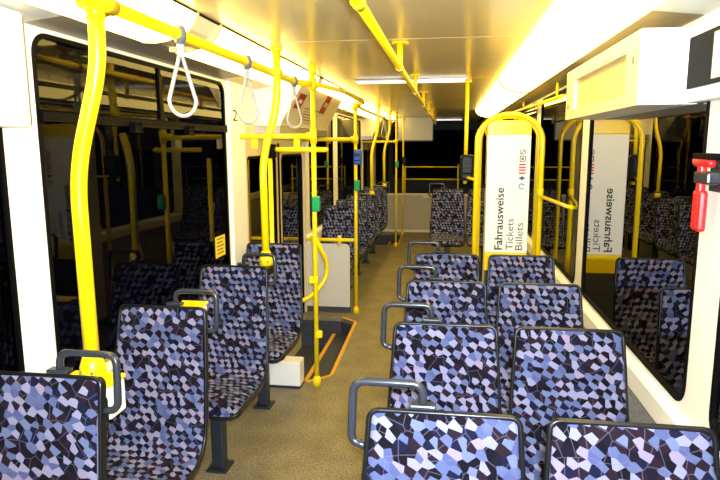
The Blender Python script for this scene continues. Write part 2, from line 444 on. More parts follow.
for (a, b), l in zip(LR, RLAB): cove_lamp(1, a, b, l, 'cove lamps along the ceiling')
for side in (-1, 1):
    s = (lambda x: x) if side > 0 else (lambda x: -0.65 - x)
    x0, x1 = sorted((s(0.41), s(0.66)))
    boxo('cove_back', (x0, x1, YB, YE, ZC, ZC + .03), 'cream_panel', cl)
o = boxo('trim_13', (-1.066, -1.054, YB, YE, 2.327, 2.3345), 'black_rubber'); o['kind'] = 'structure'
# beige joint piece between two left lamps
bm = new_bm(); add_prism(bm, [(-0.65 - x, z + .02) for x, z in PROFILE[1:]] + [(-1.31, 2.333), (-1.06, 2.333)], 'y', 2.525, 2.755)
o = obj('trim_5', bm, 'cream_panel'); o['kind'] = 'structure'

# slanted door headers on the left
def header(n, y0, y1, m):
    bm = new_bm()
    add_prism(bm, [(-1.10, 2.290), (-1.30, 1.955), (-1.305, 1.935), (-1.50, 1.935), (-1.50, 2.23), (-1.30, 2.235), (-1.12, 2.295)], 'y', y0, y1)
    o = obj('trim_%d' % n, bm, m); o['kind'] = 'structure'
    return o
header(6, 4.625, 4.644, 'white_panel'); header(7, 4.645, 6.38, 'cream_panel'); header(12, 6.381, 6.41, 'white_panel'); header(8, 10.4, 12.4, 'cream_panel')
for a, b in ((4.20, 6.2), (10.5, 12.2)):
    boxo('door_head_panel', (XL - .05, XL, a, b, 1.941, 2.225), 'white_panel', wl)
# soffit under headers
for n, a, b in ((9, 4.64, 6.40), (10, 10.4, 12.4)):
    o = boxo('trim_%d' % n, (-1.50, -1.31, a, b, 1.875, 1.933), 'steel'); o['kind'] = 'structure'
# stickers on the door header
hd = Vector((-0.20, 0, -0.335)).normalized(); hn = Vector((0.335, 0, -0.20)).normalized()
def header_sticker(y0, y1, t0, t1, label, m='red_sticker'):
    base = Vector((-1.10, 0, 2.29))
    c = base + hd * ((t0 + t1) / 2)
    t = thing('sticker', label, 'sticker', (c.x, (y0 + y1) / 2, c.z))
    bm = new_bm()
    vs = []
    for off in (0.001, 0.004):
        for tt, y in ((t0, y0), (t0, y1), (t1, y1), (t1, y0)):
            vs.append(bm.verts.new(base + hd * tt + hn * off + Vector((0, y, 0)) - Vector(t.location)))
    for q in ((0, 1, 2, 3), (4, 5, 6, 7), (0, 1, 5, 4), (1, 2, 6, 5), (2, 3, 7, 6), (3, 0, 4, 7)): bm.faces.new([vs[i] for i in q])
    obj('sticker_sheet', bm, m, t)
    bm = new_bm(); ym = (y0 + y1) / 2; w = (y1 - y0) * .28; tm = (t0 + t1) / 2; h = (t1 - t0) * .12
    vs = [bm.verts.new(base + hd * tt + hn * .005 + Vector((0, y, 0)) - Vector(t.location)) for tt, y in ((tm - h, ym - w), (tm - h, ym + w), (tm + h, ym + w), (tm + h, ym - w))]
    bm.faces.new(vs); obj('print_bar', bm, 'machine_white', t)
header_sticker(4.72, 4.93, 0.12, 0.25, 'dark red warning sticker on the slanted header behind a hanging strap')
header_sticker(5.65, 5.87, 0.06, 0.24, 'dark red warning sticker at the far end of the slanted door header')
rp = thing('route_plan', 'route plan of thin printed lines on the slanted header above the left door', 'sign', (-1.2, 5.3, 2.12))
for k in range(6):
    base = Vector((-1.10, 0, 2.29)); tt = .225 + k * .026; bm = new_bm()
    y0, y1 = 5.06 + .03 * (k % 3), 5.62 - .05 * (k % 2)
    bm.faces.new([bm.verts.new(base + hd * (tt + dt) + hn * .003 + Vector((0, y, 0)) - Vector(rp.location)) for dt, y in ((0, y0), (0, y1), (.010, y1), (.010, y0))])
    obj('plan_line', bm, 'edge_yellow' if k % 2 else 'taupe', rp)
# little printed numeral on the white pillar
nm = thing('pillar_mark', 'small black printed figure 2 on the white pillar beside the door', 'sign', (XL + .0225, 4.09, 1.92))
texto('numeral', '2', 0.11, 'ink_black', nm, Matrix(((0, 0, 1, 0.001), (2.0, 0, 0, -0.06), (0, 1, 0, 0.03), (0, 0, 0, 1))))

# doors on the left
def make_door(n, a, b):
    r = struct('door_%d' % n, (XL, (a + b) / 2, 0))
    oy = (a + b) / 2
    mid = (a + b) / 2
    boxo('door_lintel', (-.06, .0, a - oy, b - oy, 1.80, 1.94), 'door_frame', r)
    for y0, y1 in ((a, mid - .02), (mid + .02, b)):
        bm = new_bm()
        H0, H1, Z0, Z1 = y0 + .07 - oy, y1 - .07 - oy, -0.10, 1.70
        add_ring(bm, outer_match(y0 - oy, y1 - oy, -0.33, 1.80, H0, H1, Z0, Z1, .07), rounded_rect(H0, H1, Z0, Z1, .07), 'x', -0.045, -0.01)
        leaf = obj('door_leaf', bm, 'door_frame', r)
        bm = new_bm(); add_ring(bm, rounded_rect(H0, H1, Z0, Z1, .07), rounded_rect(H0 + .02, H1 - .02, Z0 + .02, Z1 - .02, .055), 'x', -0.05, -0.004)
        obj('leaf_gasket', bm, 'black_rubber', leaf)
        bm = new_bm(); vs = [bm.verts.new((-0.03, u, v)) for u, v in rounded_rect(H0 + .015, H1 - .015, Z0 + .015, Z1 - .015, .06)]; bm.faces.new(vs)
        obj('leaf_pane', bm, 'window_glass', leaf)
    boxo('center_seal', (-.05, -.002, mid - .02 - oy, mid + .02 - oy, -0.33, 1.80), 'black_rubber', r)
    for y in (a + .0, b - .03):
        boxo('door_post', (-.05, .012, y - oy, y + .03 - oy, -0.33, 1.80), 'door_frame', r)
make_door(1, 4.31, 6.19); make_door(2, 10.52, 12.19)

# far end: low bulkhead, dark window with protective bars
wb = struct('wall_rear')
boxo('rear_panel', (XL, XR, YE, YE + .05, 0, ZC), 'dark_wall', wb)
w = struct('window_15', (0, YE, 0))
bm = new_bm(); add_ring(bm, rounded_rect(XL + .1, XR - .1, .95, 2.15, .1), rounded_rect(XL + .13, XR - .13, .98, 2.12, .08), 'y', -.03, -.002); obj('window_gasket', bm, 'black_rubber', w)
bm = new_bm(); bm.faces.new([bm.verts.new((u, -.015 - (v - .97) * .22, v)) for u, v in rounded_rect(XL + .12, XR - .12, .97, 2.13, .08)]); obj('window_pane', bm, 'rear_glass', w)
o = boxo('wall_back', (XL - .05, XR + .05, YB - .05, YB, 0, ZC), 'white_panel'); o['kind'] = 'structure'
bk = thing('bulkhead_panel', 'low beige grey bulkhead panel closing the far end of the aisle', 'panel', (-.325, 12.36, 0))
boxo('panel_board', (XL + .33, XR + .32, -.015, .015, 0, .76), 'bulkhead', bk)
boxo('top_trim', (XL + .33, XR + .32, -.022, .022, .76, .80), 'cream_panel', bk, .006)
boxo('kick_strip', (XL + .33, XR + .32, -.022, -.0155, 0, .05), 'cream_panel', bk)
boxo('latch_plate', (-.18, .02, -.028, -.016, .71, .755), 'cream_panel', bk, .003)
fr = thing('bar_frame', 'yellow two-bar railing in front of the dark rear window', 'railing', (-.325, 12.36, .80))
for z in (.29, .54): tubeo('bar', [(-.555, 0, z), (.555, 0, z)], .014, 'yellow', fr)
for x in (-.555, .52): tubeo('post', [(x, 0, .0), (x, 0, .60 if x > 0 else .56)], .016, 'yellow', fr)
hb = thing('header_box', 'pale grey box under the ceiling above the far bulkhead', 'panel', (-.675, 12.3, 1.86))
boxo('box_body', (-.35, .35, -.02, .16, 0, .47), 'partition', hb, .008)
boxo('box_edge', (-.35, .35, -.026, -.0205, 0, .02), 'clamp_grey', hb)

# transverse ceiling strip lamps
for x0, x1, y, lab in ((-.80, .125, 5.30, 'slim white strip lamp set across the ceiling mid-car'), (-.80, .27, 13.4, 'slim white strip lamp across the ceiling at the far end')):
    t = thing('strip_lamp', lab, 'lamp', ((x0 + x1) / 2, y, ZC), 'ceiling strip lamps')
    h = (x1 - x0) / 2
    boxo('lamp_housing', (-h - .02, h + .02, -.075, .075, -.014, -.0005), 'steel', t, .003)
    boxo('lamp_cover', (-h, h, -.06, .06, -.024, -.0145), 'strip_diffuser', t, .003)

# ------------------------------------------------------------------ seats
PROF = [(0.0, 1.08), (-0.012, 1.03), (-0.030, 0.94), (-0.052, 0.83), (-0.078, 0.71), (-0.102, 0.61), (-0.128, 0.535), (-0.165, 0.487),
        (-0.22, 0.462), (-0.30, 0.455), (-0.40, 0.458), (-0.50, 0.462), (-0.565, 0.455), (-0.60, 0.428)]
def spline(pts, n):
    P = [Vector((0, p[0], p[1])) for p in pts]; out = []
    for i in range(len(P) - 1):
        p0 = P[max(i - 1, 0)]; p1 = P[i]; p2 = P[i + 1]; p3 = P[min(i + 2, len(P) - 1)]
        for k in range(n):
            t = k / n
            out.append(0.5 * ((2 * p1) + (p2 - p0) * t + (2 * p0 - 5 * p1 + 4 * p2 - p3) * t * t + (3 * p1 - p0 - 3 * p2 + p3) * t ** 3))
    out.append(P[-1]); return out
SP = spline(PROF, 4)
SL = [0.0]
for a, b in zip(SP[:-1], SP[1:]): SL.append(SL[-1] + (b - a).length)
ST = SL[-1]
# denser samples near the top and front for the rounded corners
def sample(s):
    for i in range(len(SL) - 1):
        if s <= SL[i + 1] + 1e-9:
            t = (s - SL[i]) / (SL[i + 1] - SL[i]); p = SP[i].lerp(SP[i + 1], t); d = (SP[i + 1] - SP[i]).normalized(); return p, d
    return SP[-1], (SP[-1] - SP[-2]).normalized()
S_STATIONS = [0, .002, .006, .012, .02, .03, .04] + [ST * k / 44 for k in range(2, 43)] + [ST - .05, ST - .035, ST - .022, ST - .012, ST - .005, ST]
S_STATIONS = sorted(s for s in S_STATIONS if 0 <= s <= ST)
def half_width(s):
    t = s / ST
    w = 0.196 + 0.027 * min(1, s / 0.5) if s < .62 else 0.223 - 0.010 * ((s - .62) / (ST - .62))
    for r, d in ((0.024, s), (0.06, ST - s)):
        if d < r: w -= r - math.sqrt(max(0, r * r - (r - d) ** 2))
    return w
def seat_surface(bm, inset, lift, bulge, uv=None):
    NU = 14; rows = []
    for s in S_STATIONS:
        p, d = sample(s); nrm = Vector((0, d.z, -d.y))
        if nrm.y > 0 and abs(nrm.z) < .5 or nrm.z < -0.2: nrm = -nrm
        hw = max(0.01, half_width(s) - inset); row = []
        e = min(1, s / .05) * min(1, (ST - s) / .05); e = math.sqrt(max(0, e))
        for k in range(NU + 1):
            u = -1 + 2 * k / NU
            u = math.copysign(1 - (1 - abs(u)) ** 1.4, u)
            hgt = lift + bulge * e * (1 - abs(u) ** 6) + 0.012 * (abs(u) ** 2) * (1 if .12 < s < .55 else 0) * bulge / .016
            q = p + nrm * hgt; q = Vector((u * hw, q.y, q.z)); row.append((bm.verts.new(q), u * hw, s))
        rows.append(row)
    uvl = bm.loops.layers.uv.verify() if uv else None
    for A, B in zip(rows[:-1], rows[1:]):
        for k in range(NU):
            quad = (A[k], A[k + 1], B[k + 1], B[k])
            f = bm.faces.new([q[0] for q in quad]); f.smooth = True
            if uvl:
                for lp, q in zip(f.loops, quad): lp[uvl].uv = (q[1], -q[2])
    return rows
def seat_meshes():
    # upholstery pad
    bm = bmesh.new(); bm.loops.layers.uv.new('UVMap')
    top = seat_surface(bm, 0.005, 0.004, 0.016, True)
    bot = seat_surface(bm, 0.005, -0.004, 0.0, True)
    def bridge(bm, A, B):
        for i in range(len(A) - 1): bm.faces.new((A[i], A[i + 1], B[i + 1], B[i]))
    def border(rows): return [r[0][0] for r in rows], [r[-1][0] for r in rows], [q[0] for q in rows[0]], [q[0] for q in rows[-1]]
    for A, B in zip(border(top), border(bot)): bridge(bm, A, B)
    bmesh.ops.recalc_face_normals(bm, faces=bm.faces[:])
    pad = bpy.data.meshes.new('upholstery'); bm.to_mesh(pad); bm.free(); pad.materials.append(M['seat_fabric'])
    # hard shell behind
    bm = bmesh.new()
    f = seat_surface(bm, 0.0, -0.005, 0.0); b = seat_surface(bm, 0.004, -0.035, 0.0)
    for A, B in zip(border(f), border(b)): bridge(bm, A, B)
    bmesh.ops.recalc_face_normals(bm, faces=bm.faces[:])
    shell = bpy.data.meshes.new('shell'); bm.to_mesh(shell); bm.free(); shell.materials.append(M['dark_shell'])
    # edge rim all round
    pl = [];
    for s in S_STATIONS: p, d = sample(s); pl.append((half_width(s), p))
    loop = [Vector((-h, p.y - .004, p.z)) for h, p in pl] + [Vector((h, p.y - .004, p.z)) for h, p in reversed(pl)]
    bm = bmesh.new(); add_tube(bm, loop, 0.0078, 8, closed=True)
    bmesh.ops.recalc_face_normals(bm, faces=bm.faces[:])
    rim = bpy.data.meshes.new('rim'); bm.to_mesh(rim); bm.free(); rim.materials.append(M['dark_shell'])
    # pedestal leg
    bm = bmesh.new(); add_box(bm, -.035, .035, -.37, -.30, .012, .43, bevel=.008); add_box(bm, -.16, .16, -.40, -.20, .405, .432, bevel=.004)
    leg = bpy.data.meshes.new('leg'); bm.to_mesh(leg); bm.free(); leg.materials.append(M['leg_paint'])
    bm = bmesh.new(); add_box(bm, -.06, .06, -.40, -.27, 0, .012, bevel=.003)
    foot = bpy.data.meshes.new('foot_plate'); bm.to_mesh(foot); bm.free(); foot.materials.append(M['leg_paint'])
    handles = {}
    for sgn in (-1, 1):
        bm = bmesh.new()
        pts = [(sgn * .055, .008, 1.085), (sgn * .055, .012, 1.152), (sgn * .243, .012, 1.152), (sgn * .247, -.004, .985), (sgn * .198, -.012, .978)]
        add_tube(bm, fillet(pts, .035), .0115, 10)
        bmesh.ops.recalc_face_normals(bm, faces=bm.faces[:])
        h = bpy.data.meshes.new('grab_handle'); bm.to_mesh(h); bm.free(); h.materials.append(M['handle_metal'])
        bm = bmesh.new(); add_box(bm, sgn * .055 - .035, sgn * .055 + .035, -.012, .022, 1.088, 1.102, bevel=.004)
        pl_ = bpy.data.meshes.new('handle_plate'); bm.to_mesh(pl_); bm.free(); pl_.materials.append(M['handle_metal'])
        handles[sgn] = (h, pl_)
    return pad, shell, rim, leg, foot, handles
PAD, SHELL, RIM, LEG, FOOT, HANDLES = seat_meshes()
def seat(x, y, handle, label, group, z=0.0):
    t = thing('tram_seat', label, 'seat', (x, y, z), group)
    place(SHELL, 'shell', t); place(PAD, 'upholstery', t); place(RIM, 'rim', t)
    l = place(LEG, 'leg', t); place(FOOT, 'foot_plate', l)
    if handle:
        h = place(HANDLES[handle][0], 'grab_handle', t); place(HANDLES[handle][1], 'handle_plate', h)
    return t
ordw = ['first', 'second', 'third', 'fourth']
GR = 'patterned seats right of the aisle'; GL = 'patterned single seats left of the aisle'
for i, y in enumerate((1.51, 2.31, 3.07, 3.87)):
    seat(0.0, y, -1, '%s blue patterned aisle seat from the front right of the aisle, grey handle' % ordw[i], GR)
    seat(0.468, y, 0, '%s blue patterned window seat from the front at the right wall, no handle' % ordw[i], GR)
for i, y in enumerate((1.61, 2.41, 3.31, 4.13)):
    seat(-1.232, y, 1 if i < 3 else 0, ('%s blue patterned single seat from the front on the left' % ordw[i]) + (', black corner handle' if i < 3 else ', beside door step'), GL)
for i, y in enumerate((6.88, 7.66, 8.45, 9.30, 10.15)):
    seat(-1.232, y, 1, ['dark patterned far left seat just behind the white partition', 'second dark patterned far left seat behind the white partition', 'dark patterned far left seat below the first far curved yellow pole',
         'fourth dark patterned far left seat behind the white partition', 'last dark patterned far left seat, below the second far curved pole'][i], GL)
seat(0.0, 8.05, -1, 'dark patterned aisle seat alone at the far right end of the aisle', GR, .12)
seat(0.468, 8.05, 0, 'dark patterned window seat at the far right, mostly hidden by the ticket machine', GR, .12)

o = boxo('trim_11', (-.27, XR, 7.2, 8.7, 0.0, .12), 'well_dark'); o['kind'] = 'structure'
# ------------------------------------------------------------------ rails and poles
def flange(name, p, r, h, parent, m='yellow', r2=None):
    bm = new_bm(); p = Vector(p); add_tube(bm, [p, p + Vector((0, 0, h))], [r, r2 or r], 16); return obj(name, bm, m, parent)

t = thing('center_rail', 'long yellow overhead grab rail down the middle of the ceiling', 'rail', (-.275, 5.5, 2.2))
tubeo('rail', [(0, -7.5, 0), (0, 6.9, 0)], .0175, 'yellow', t)
for y in (0.3, 1.85, 3.39, 4.93, 6.5, 8.05, 9.6, 11.15, 12.3):
    st = tubeo('hanger', [(0, y - 5.5, 0), (0, y - 5.5, .125)], .0165, 'yellow', t)
    flange('ceiling_flange', (0, y - 5.5, .123), .045, .011, st)
    bm = new_bm(); add_tube(bm, [(0, y - 5.53, 0), (0, y - 5.47, 0)], .022); obj('collar', bm, 'yellow', st)

t = thing('side_rail', 'yellow overhead grab rail with straps along the left windows', 'rail', (-1.03, 1.5, 2.2))
tubeo('rail', fillet([(0, -4.0, 0), (0, 2.55, 0), (.075, 2.67, 0)], .08), .021, 'yellow', t)
for y in (-1.5, 0.25):
    bm = new_bm(); add_tube(bm, [(0, y - .05, 0), (0, y + .05, 0)], .027); obj('collar', bm, 'yellow', t)
    tubeo('hanger', [(0, y if y < 0 else y - .3, 0), (0, y if y < 0 else y - .3, .128)], .014, 'yellow', t)
t = thing('side_rail', 'yellow overhead grab rail crossing above the near left door', 'rail', (-.93, 5.2, 2.2))
tubeo('rail', fillet([(0.0, -1.01, 0), (.10, -.45, 0), (.08, .90, 0), (.0, .97, 0)], .1), .016, 'yellow', t)
t = thing('side_rail', 'far yellow overhead grab rail beyond the near left door', 'rail', (-1.0, 8.5, 2.2))
tubeo('rail', [(.035, -2.32, 0), (-.02, -1.3, 0), (-.03, 1.95, 0), (.08, 1.97, 0)], .016, 'yellow', t)

def curved_pole(x, y, label, ztop, big=False):
    t = thing('curved_grab_pole', label, 'pole', (x, y, 0), 'curved yellow poles behind the left seats')
    r = .0245 if big else .0225
    zf = -.038 if big else 0.0
    xt = .095
    pts = fillet([(0, 0, 1.10 + zf), (-.005, 0, 1.70), (xt, 0, 2.02), (xt, 0, ztop)], .12, 8)
    tubeo('tube', pts, r, 'yellow', t, 14)
    bm = new_bm(); add_tube(bm, [(0, 0, 1.064 + zf), (0, 0, 1.10 + zf), (0, 0, 1.15 + zf)], [.044, .041, .025], 14); ft = obj('foot_socket', bm, 'yellow', t)
    for dx in (-.02, .02): 
        bm = new_bm(); add_tube(bm, [(dx, -.036, 1.09 + zf), (dx, -.042, 1.09 + zf)], .005, 8); obj('screw', bm, 'clamp_grey', ft)
    if big:
        cons = boxo('console', (-.092, .085, -.05, .045, 0.90, 1.010), 'white_panel', t, .008)
        boxo('console_cap', (-.096, .088, -.053, .048, 1.0105, 1.0255), 'yellow', cons, .005)
        boxo('console_arm', (-.08, .08, -.099, -.05, 0.90, .98), 'dark_shell', cons, .006)
    else:
        cons = boxo('bracket', (-.04, .04, -.114, .03, 1.01, 1.063), 'dark_shell', t, .006)
    if ztop > 2.3:
        flange('ceiling_flange', (xt, 0, ztop - .02), .034, .02, t)
    else:
        bm = new_bm(); add_tube(bm, [(xt, -.055, 2.2), (xt, .055, 2.2)], .029); obj('tee_fitting', bm, 'yellow', t)
        bm = new_bm(); add_tube(bm, [(xt, 0, 2.155), (xt, 0, 2.2)], .0275); obj('tee_neck', bm, 'yellow', t)
    if ztop > 2.3:
        bm = new_bm(); add_tube(bm, [(xt, -.03, 2.2), (xt, .03, 2.2)], .026); obj('tee_fitting', bm, 'yellow', t)
curved_pole(-1.15, 1.745, 'nearest and thickest curved yellow pole, beside the large left window', 2.20, True)
curved_pole(-1.085, 3.46, 'curved yellow pole behind the third left seat, beside the door', 2.334)
curved_pole(-1.09, 8.60, 'curved yellow pole in the far left seat rows, first beyond the door', 2.334)
curved_pole(-1.09, 10.30, 'farthest curved yellow pole on the left, before the second door', 2.334)
# bare console behind the second left seat
t = thing('seat_console', 'white console with yellow cap behind the second left seat', 'console', (-1.165, 2.57, 0))
c = boxo('console', (-.07, .05, -.125, .05, .95, 1.04), 'white_panel', t, .008); boxo('console_cap', (-.075, .055, -.055, .055, 1.0405, 1.055), 'yellow', c, .005)

def straight_pole(x, y, ztop, label, bar=None, barz=1.84, tabs=()):
    t = thing('grab_pole', label, 'pole', (x, y, 0), 'straight yellow grab poles')
    tubeo('tube', [(0, 0, .03), (0, 0, ztop - .012)], .0175, 'yellow', t, 14)
    bm = new_bm(); add_tube(bm, [(0, 0, 0), (0, 0, .05), (0, 0, .075)], [.032, .030, .0185], 14); obj('floor_socket', bm, 'yellow', t)
    bm = new_bm(); add_tube(bm, [(0, 0, ztop - .07), (0, 0, ztop)], .0265, 14); obj('ceiling_socket', bm, 'yellow', t)
    if bar is not None:
        b = tubeo('cross_bar', [(bar, 0, barz), (0, 0, barz)], .0185, 'yellow', t)
        bm = new_bm(); add_tube(bm, [(-.05, 0, barz), (.0, 0, barz)], .026); obj('bar_collar', bm, 'yellow', b)
        for tx in tabs: boxo('bar_tab', (tx - .022, tx + .022, -.006, .006, barz - .085, barz - .015), 'yellow', b, .003)
        bm = new_bm(); add_tube(bm, [(0, 0, barz - .05), (0, 0, barz + .05)], .025); obj('tee_fitting', bm, 'yellow', t)
    return t
p1 = straight_pole(-.945, 4.19, 2.334, 'tall yellow pole at the near edge of the left door step, green button on it', -.533, 1.843, (-.43, -.12))
bm = new_bm(); add_tube(bm, [(0, 0, 2.16), (0, 0, 2.24)], .027); obj('rail_fitting', bm, 'yellow', p1)
hr = tubeo('bent_handrail', fillet([(0, .01, 1.12), (.045, .22, .90), (.03, .24, .76), (-.07, .14, .64), (-.20, .07, .60)], .08), .0155, 'yellow', p1)
boxo('bracket', (-.045, .022, -.024, .024, .785, .835), 'yellow', p1, .006)
boxo('lower_bracket', (.0, .045, -.02, .02, .375, .425), 'yellow', p1, .006)
straight_pole(-.95, 6.17, 2.20, 'yellow pole at the far edge of the left door step carrying a blue validator', -.55, 1.842)
straight_pole(-.90, 10.48, 2.334, 'thin yellow far pole before the second left door', -.60, 1.84)
straight_pole(-.89, 11.95, 2.334, 'farthest thin yellow pole beside the bulkhead, near second door')

# grab rail of the door with a black elbow
t = thing('door_grab_rail', 'yellow bar with black elbow reaching sideways from behind the fourth left seat', 'rail', (-1.275, 4.225, .205))
tubeo('upright', [(0, 0, 0), (0, 0, 1.50)], .0165, 'yellow', t)
boxo('elbow', (-.03, .045, -.028, .028, 1.485, 1.585), 'black_rubber', t, .01)
tubeo('bar', [(.03, 0, 1.545), (.41, 0, 1.545)], .0175, 'yellow', t)
bm = new_bm(); add_tube(bm, [(.41, 0, 1.545), (.428, 0, 1.545)], [.0175, .009]); obj('bar_end', bm, 'yellow', t)
t = thing('step_box', 'low white box on the floor under the fourth left seat by the step', 'box', (-1.27, 4.14, 0))
bx_ = boxo('box_body', (-.20, .215, -.03, .105, 0.0, .20), 'machine_white', t, .008)
boxo('base_strip', (-.20, .217, -.033, .107, 0, .018), 'leg_paint', t)

# partition beyond the door
t = thing('partition', 'pale grey waist-high partition beyond the left door under a yellow bar', 'partition', (-1.26, 6.19, 0))
bm = new_bm()
pl = [(-.235, .03), (.24, .03), (.24, .70)] + [(.24 - .045 * (1 - math.cos(a)), .70 + .045 * math.sin(a)) for a in [math.radians(k * 15) for k in range(1, 7)]] + [(-.235, .745)]
add_prism(bm, pl, 'y', -.012, .012); obj('panel_board', bm, 'partition', t)
boxo('kick_strip', (-.235, .245, -.016, .016, 0, .06), 'well_dark', t)
b = tubeo('top_bar', [(-.235, -.005, .79), (.30, -.005, .79)], .0185, 'yellow', t)
tubeo('bar_stub', [(.13, -.005, .725), (.13, -.005, .835)], .019, 'yellow', t)

# hanging straps
def strap(x, y, label, s=1.0):
    t = thing('hanging_strap', label, 'strap', (x, y, 2.2), 'hanging straps on the left rail')
    bm = new_bm()
    add_tube(bm, [(0.030 * math.cos(a), 0, 0.030 * math.sin(a)) for a in [2 * math.pi * k / 20 for k in range(20)]], .0085, 8, closed=True)
    for v in bm.verts: v.co.y *= 2.0
    obj('clamp', bm, 'clamp_grey', t)
    boxo('neck', (-.011, .011, -.013, .013, -.085, -.030), 'strap_grey', t, .005)
    pts = []
    W, T, B = .052, -.08, -.305
    pts.append((0, .006, T))
    for k in range(1, 7): pts.append((0, .006 + (W - .006) * k / 6, T + (-.165) * k / 6))
    for k in range(1, 12):
        a = math.pi * k / 12; pts.append((0, W * math.cos(a), -.245 - .06 * math.sin(a)))
    for k in range(0, 7): pts.append((0, -W + (W - .006) * k / 6, -.245 + .165 * k / 6))
    bm = new_bm(); add_tube(bm, fillet(pts, .02, 2), .0075, 8, flat=1.0); 
    obj('loop', bm, 'strap_grey', t)
    t.rotation_euler = (0, 0, math.radians(-52))
    return t
strap(-1.03, 2.27, 'nearest grey hanging strap in front of the large left window')
strap(-1.03, 3.05, 'middle grey hanging strap beside the white door header')
strap(-1.03, 4.00, 'hanging strap closest to the straight yellow door pole')
strap(-1.028, 9.65, 'far hanging strap near the far curved poles')

# stop buttons and validators
def button(x, y, z, label, m='green_plastic'):
    t = thing('stop_button', label, 'button', (x, y, z), 'stop buttons on poles')
    boxo('housing', (-.024, .034, -.034, .006, -.055, .055), m, t, .012)
    bm = new_bm(); add_tube(bm, [(.008, -.034, .012), (.008, -.042, .012)], .016, 12); obj('push_button', bm, 'red_plastic' if m != 'green_plastic' else 'green_plastic', t)
button(-.93, 4.165, 1.37, 'green stop button on the near door pole')
button(-.935, 6.145, 1.37, 'green stop button on the pole below the blue validator')
button(-.885, 10.455, 1.45, 'small green stop button on the far pole by the second door')
def validator(x, y, z, m, label, s=1.0):
    t = thing('ticket_validator', label, 'validator', (x, y, z), 'ticket validators')
    boxo('housing', (-.045 * s, .05 * s, -.075 * s, .02 * s, -.09 * s, .09 * s), m, t, .02 * s)
    boxo('ticket_slot', (-.028 * s, .032 * s, -.079 * s, -.0755 * s, -.045 * s, -.033 * s), 'black_rubber', t)
    boxo('display', (-.028 * s, .032 * s, -.079 * s, -.0755 * s, .01 * s, .045 * s), 'ink_black', t)
validator(-.92, 6.132, 1.66, 'blue_plastic', 'bright blue ticket validator on the pole beyond the left door', .85)
validator(-.87, 11.914, 1.48, 'navy_plastic', 'small dark ticket validator on the farthest left pole', .8)

# hanging pole with dark validator by the ticket machine
t = thing('hanging_pole', 'yellow pole hanging from the ceiling beside the white strip lamp', 'pole', (.148, 5.425, 1.60))
tubeo('tube', [(0, 0, -.16), (0, 0, .725)], .0165, 'yellow', t, 14)
flange('ceiling_flange', (0, 0, .715), .034, .019, t)
tubeo('link_bar', [(0, 0, -.10), (.02, -.15, -.10), (.066, -.405, -.10)], .012, 'yellow', t)
validator(.155, 5.38, 1.585, 'navy_plastic', 'black ticket validator on the hanging pole left of the ticket machine', 1.25)

# ------------------------------------------------------------------ ticket machine with protective hoops
tm = thing('ticket_machine', 'white ticket machine with yellow cap and upright lettering behind the right seats', 'machine', (.482, 5.05, 0))
boxo('cabinet', (-.165, .165, .005, .30, .10, 1.965), 'machine_white', tm, .008)
boxo('front_panel', (-.172, .172, -.012, .0045, .895, 1.86), 'backlit_white', tm, .004)
boxo('top_cap', (-.174, .174, -.014, .305, 1.8605, 1.975), 'yellow', tm, .006)
boxo('yellow_band', (-.172, .172, -.012, .0045, .74, .8945), 'yellow', tm, .004)
boxo('lower_front', (-.168, .168, -.008, .0045, .06, .7395), 'well_dark', tm, .004)
boxo('plinth', (-.165, .165, .0, .30, 0, .0995), 'well_dark', tm)
def up_text(name, body, size, m, x, z, length):
    # reads from bottom to top, letter tops pointing left
    o = texto(name, body, size, m, tm, Matrix.Identity(4), bold=.0013 if m == 'ink_black' else .0)
    me = o.data
    xs = [v.co.x for v in me.vertices]; k = length / (max(xs) - min(xs)); x0 = min(xs)
    for v in me.vertices:
        u, w, d = (v.co.x - x0) * k, v.co.y, v.co.z
        v.co = Vector((x - w, -.0135 - d * .5, z + u))
    me.update()
up_text('lettering', 'Fahrausweise', .090, 'ink_black', -.030, .918, .515)
up_text('lettering', 'Tickets', .082, 'ink_grey', .056, .918, .262)
up_text('lettering', 'Billets', .082, 'ink_grey', .132, .918, .228)
# small pictograms in a column
def picto(kind, z, m):
    bm = new_bm(); cx, y = .110, -.0145
    if kind == 'ring':
        for a0, a1 in ((20, 330),):
            pts = [(cx + .021 * math.cos(math.radians(a)), y, z + .021 * math.sin(math.radians(a))) for a in range(a0, a1, 20)]
            add_tube(bm, pts, .004, 6)
    elif kind == 'bars':
        for dz in (-.012, .012): add_box(bm, cx - .027, cx + .027, y - .001, y + .001, z + dz - .006, z + dz + .006)
    elif kind == 'diamond':
        add_prism(bm, [(cx - .028, z), (cx, z - .018), (cx + .028, z), (cx, z + .018)], 'y', y - .001, y + .001)
    elif kind == 'square':
        add_ring(bm, rounded_rect(cx - .024, cx + .024, z - .024, z + .024, .006, 4), rounded_rect(cx - .017, cx + .017, z - .017, z + .017, .004, 4), 'y', y - .001, y + .001)
        add_box(bm, cx - .010, cx + .010, y - .001, y + .001, z - .008, z + .008)
    elif kind == 'stroke':
        add_ring(bm, rounded_rect(cx - .024, cx + .024, z - .02, z + .02, .016, 4), rounded_rect(cx - .018, cx + .018, z - .014, z + .014, .012, 4), 'y', y - .001, y + .001)
        add_prism(bm, [(cx - .02, z - .016), (cx - .014, z - .018), (cx + .02, z + .016), (cx + .014, z + .018)], 'y', y - .001, y + .001)
    obj('pictogram', bm, m, tm)
picto('ring', 1.445, 'ink_blue'); picto('diamond', 1.512, 'ink_blue'); picto('bars', 1.565, 'ink_red'); picto('bars', 1.610, 'ink_red')
picto('square', 1.668, 'ink_grey'); picto('stroke', 1.722, 'ink_grey')
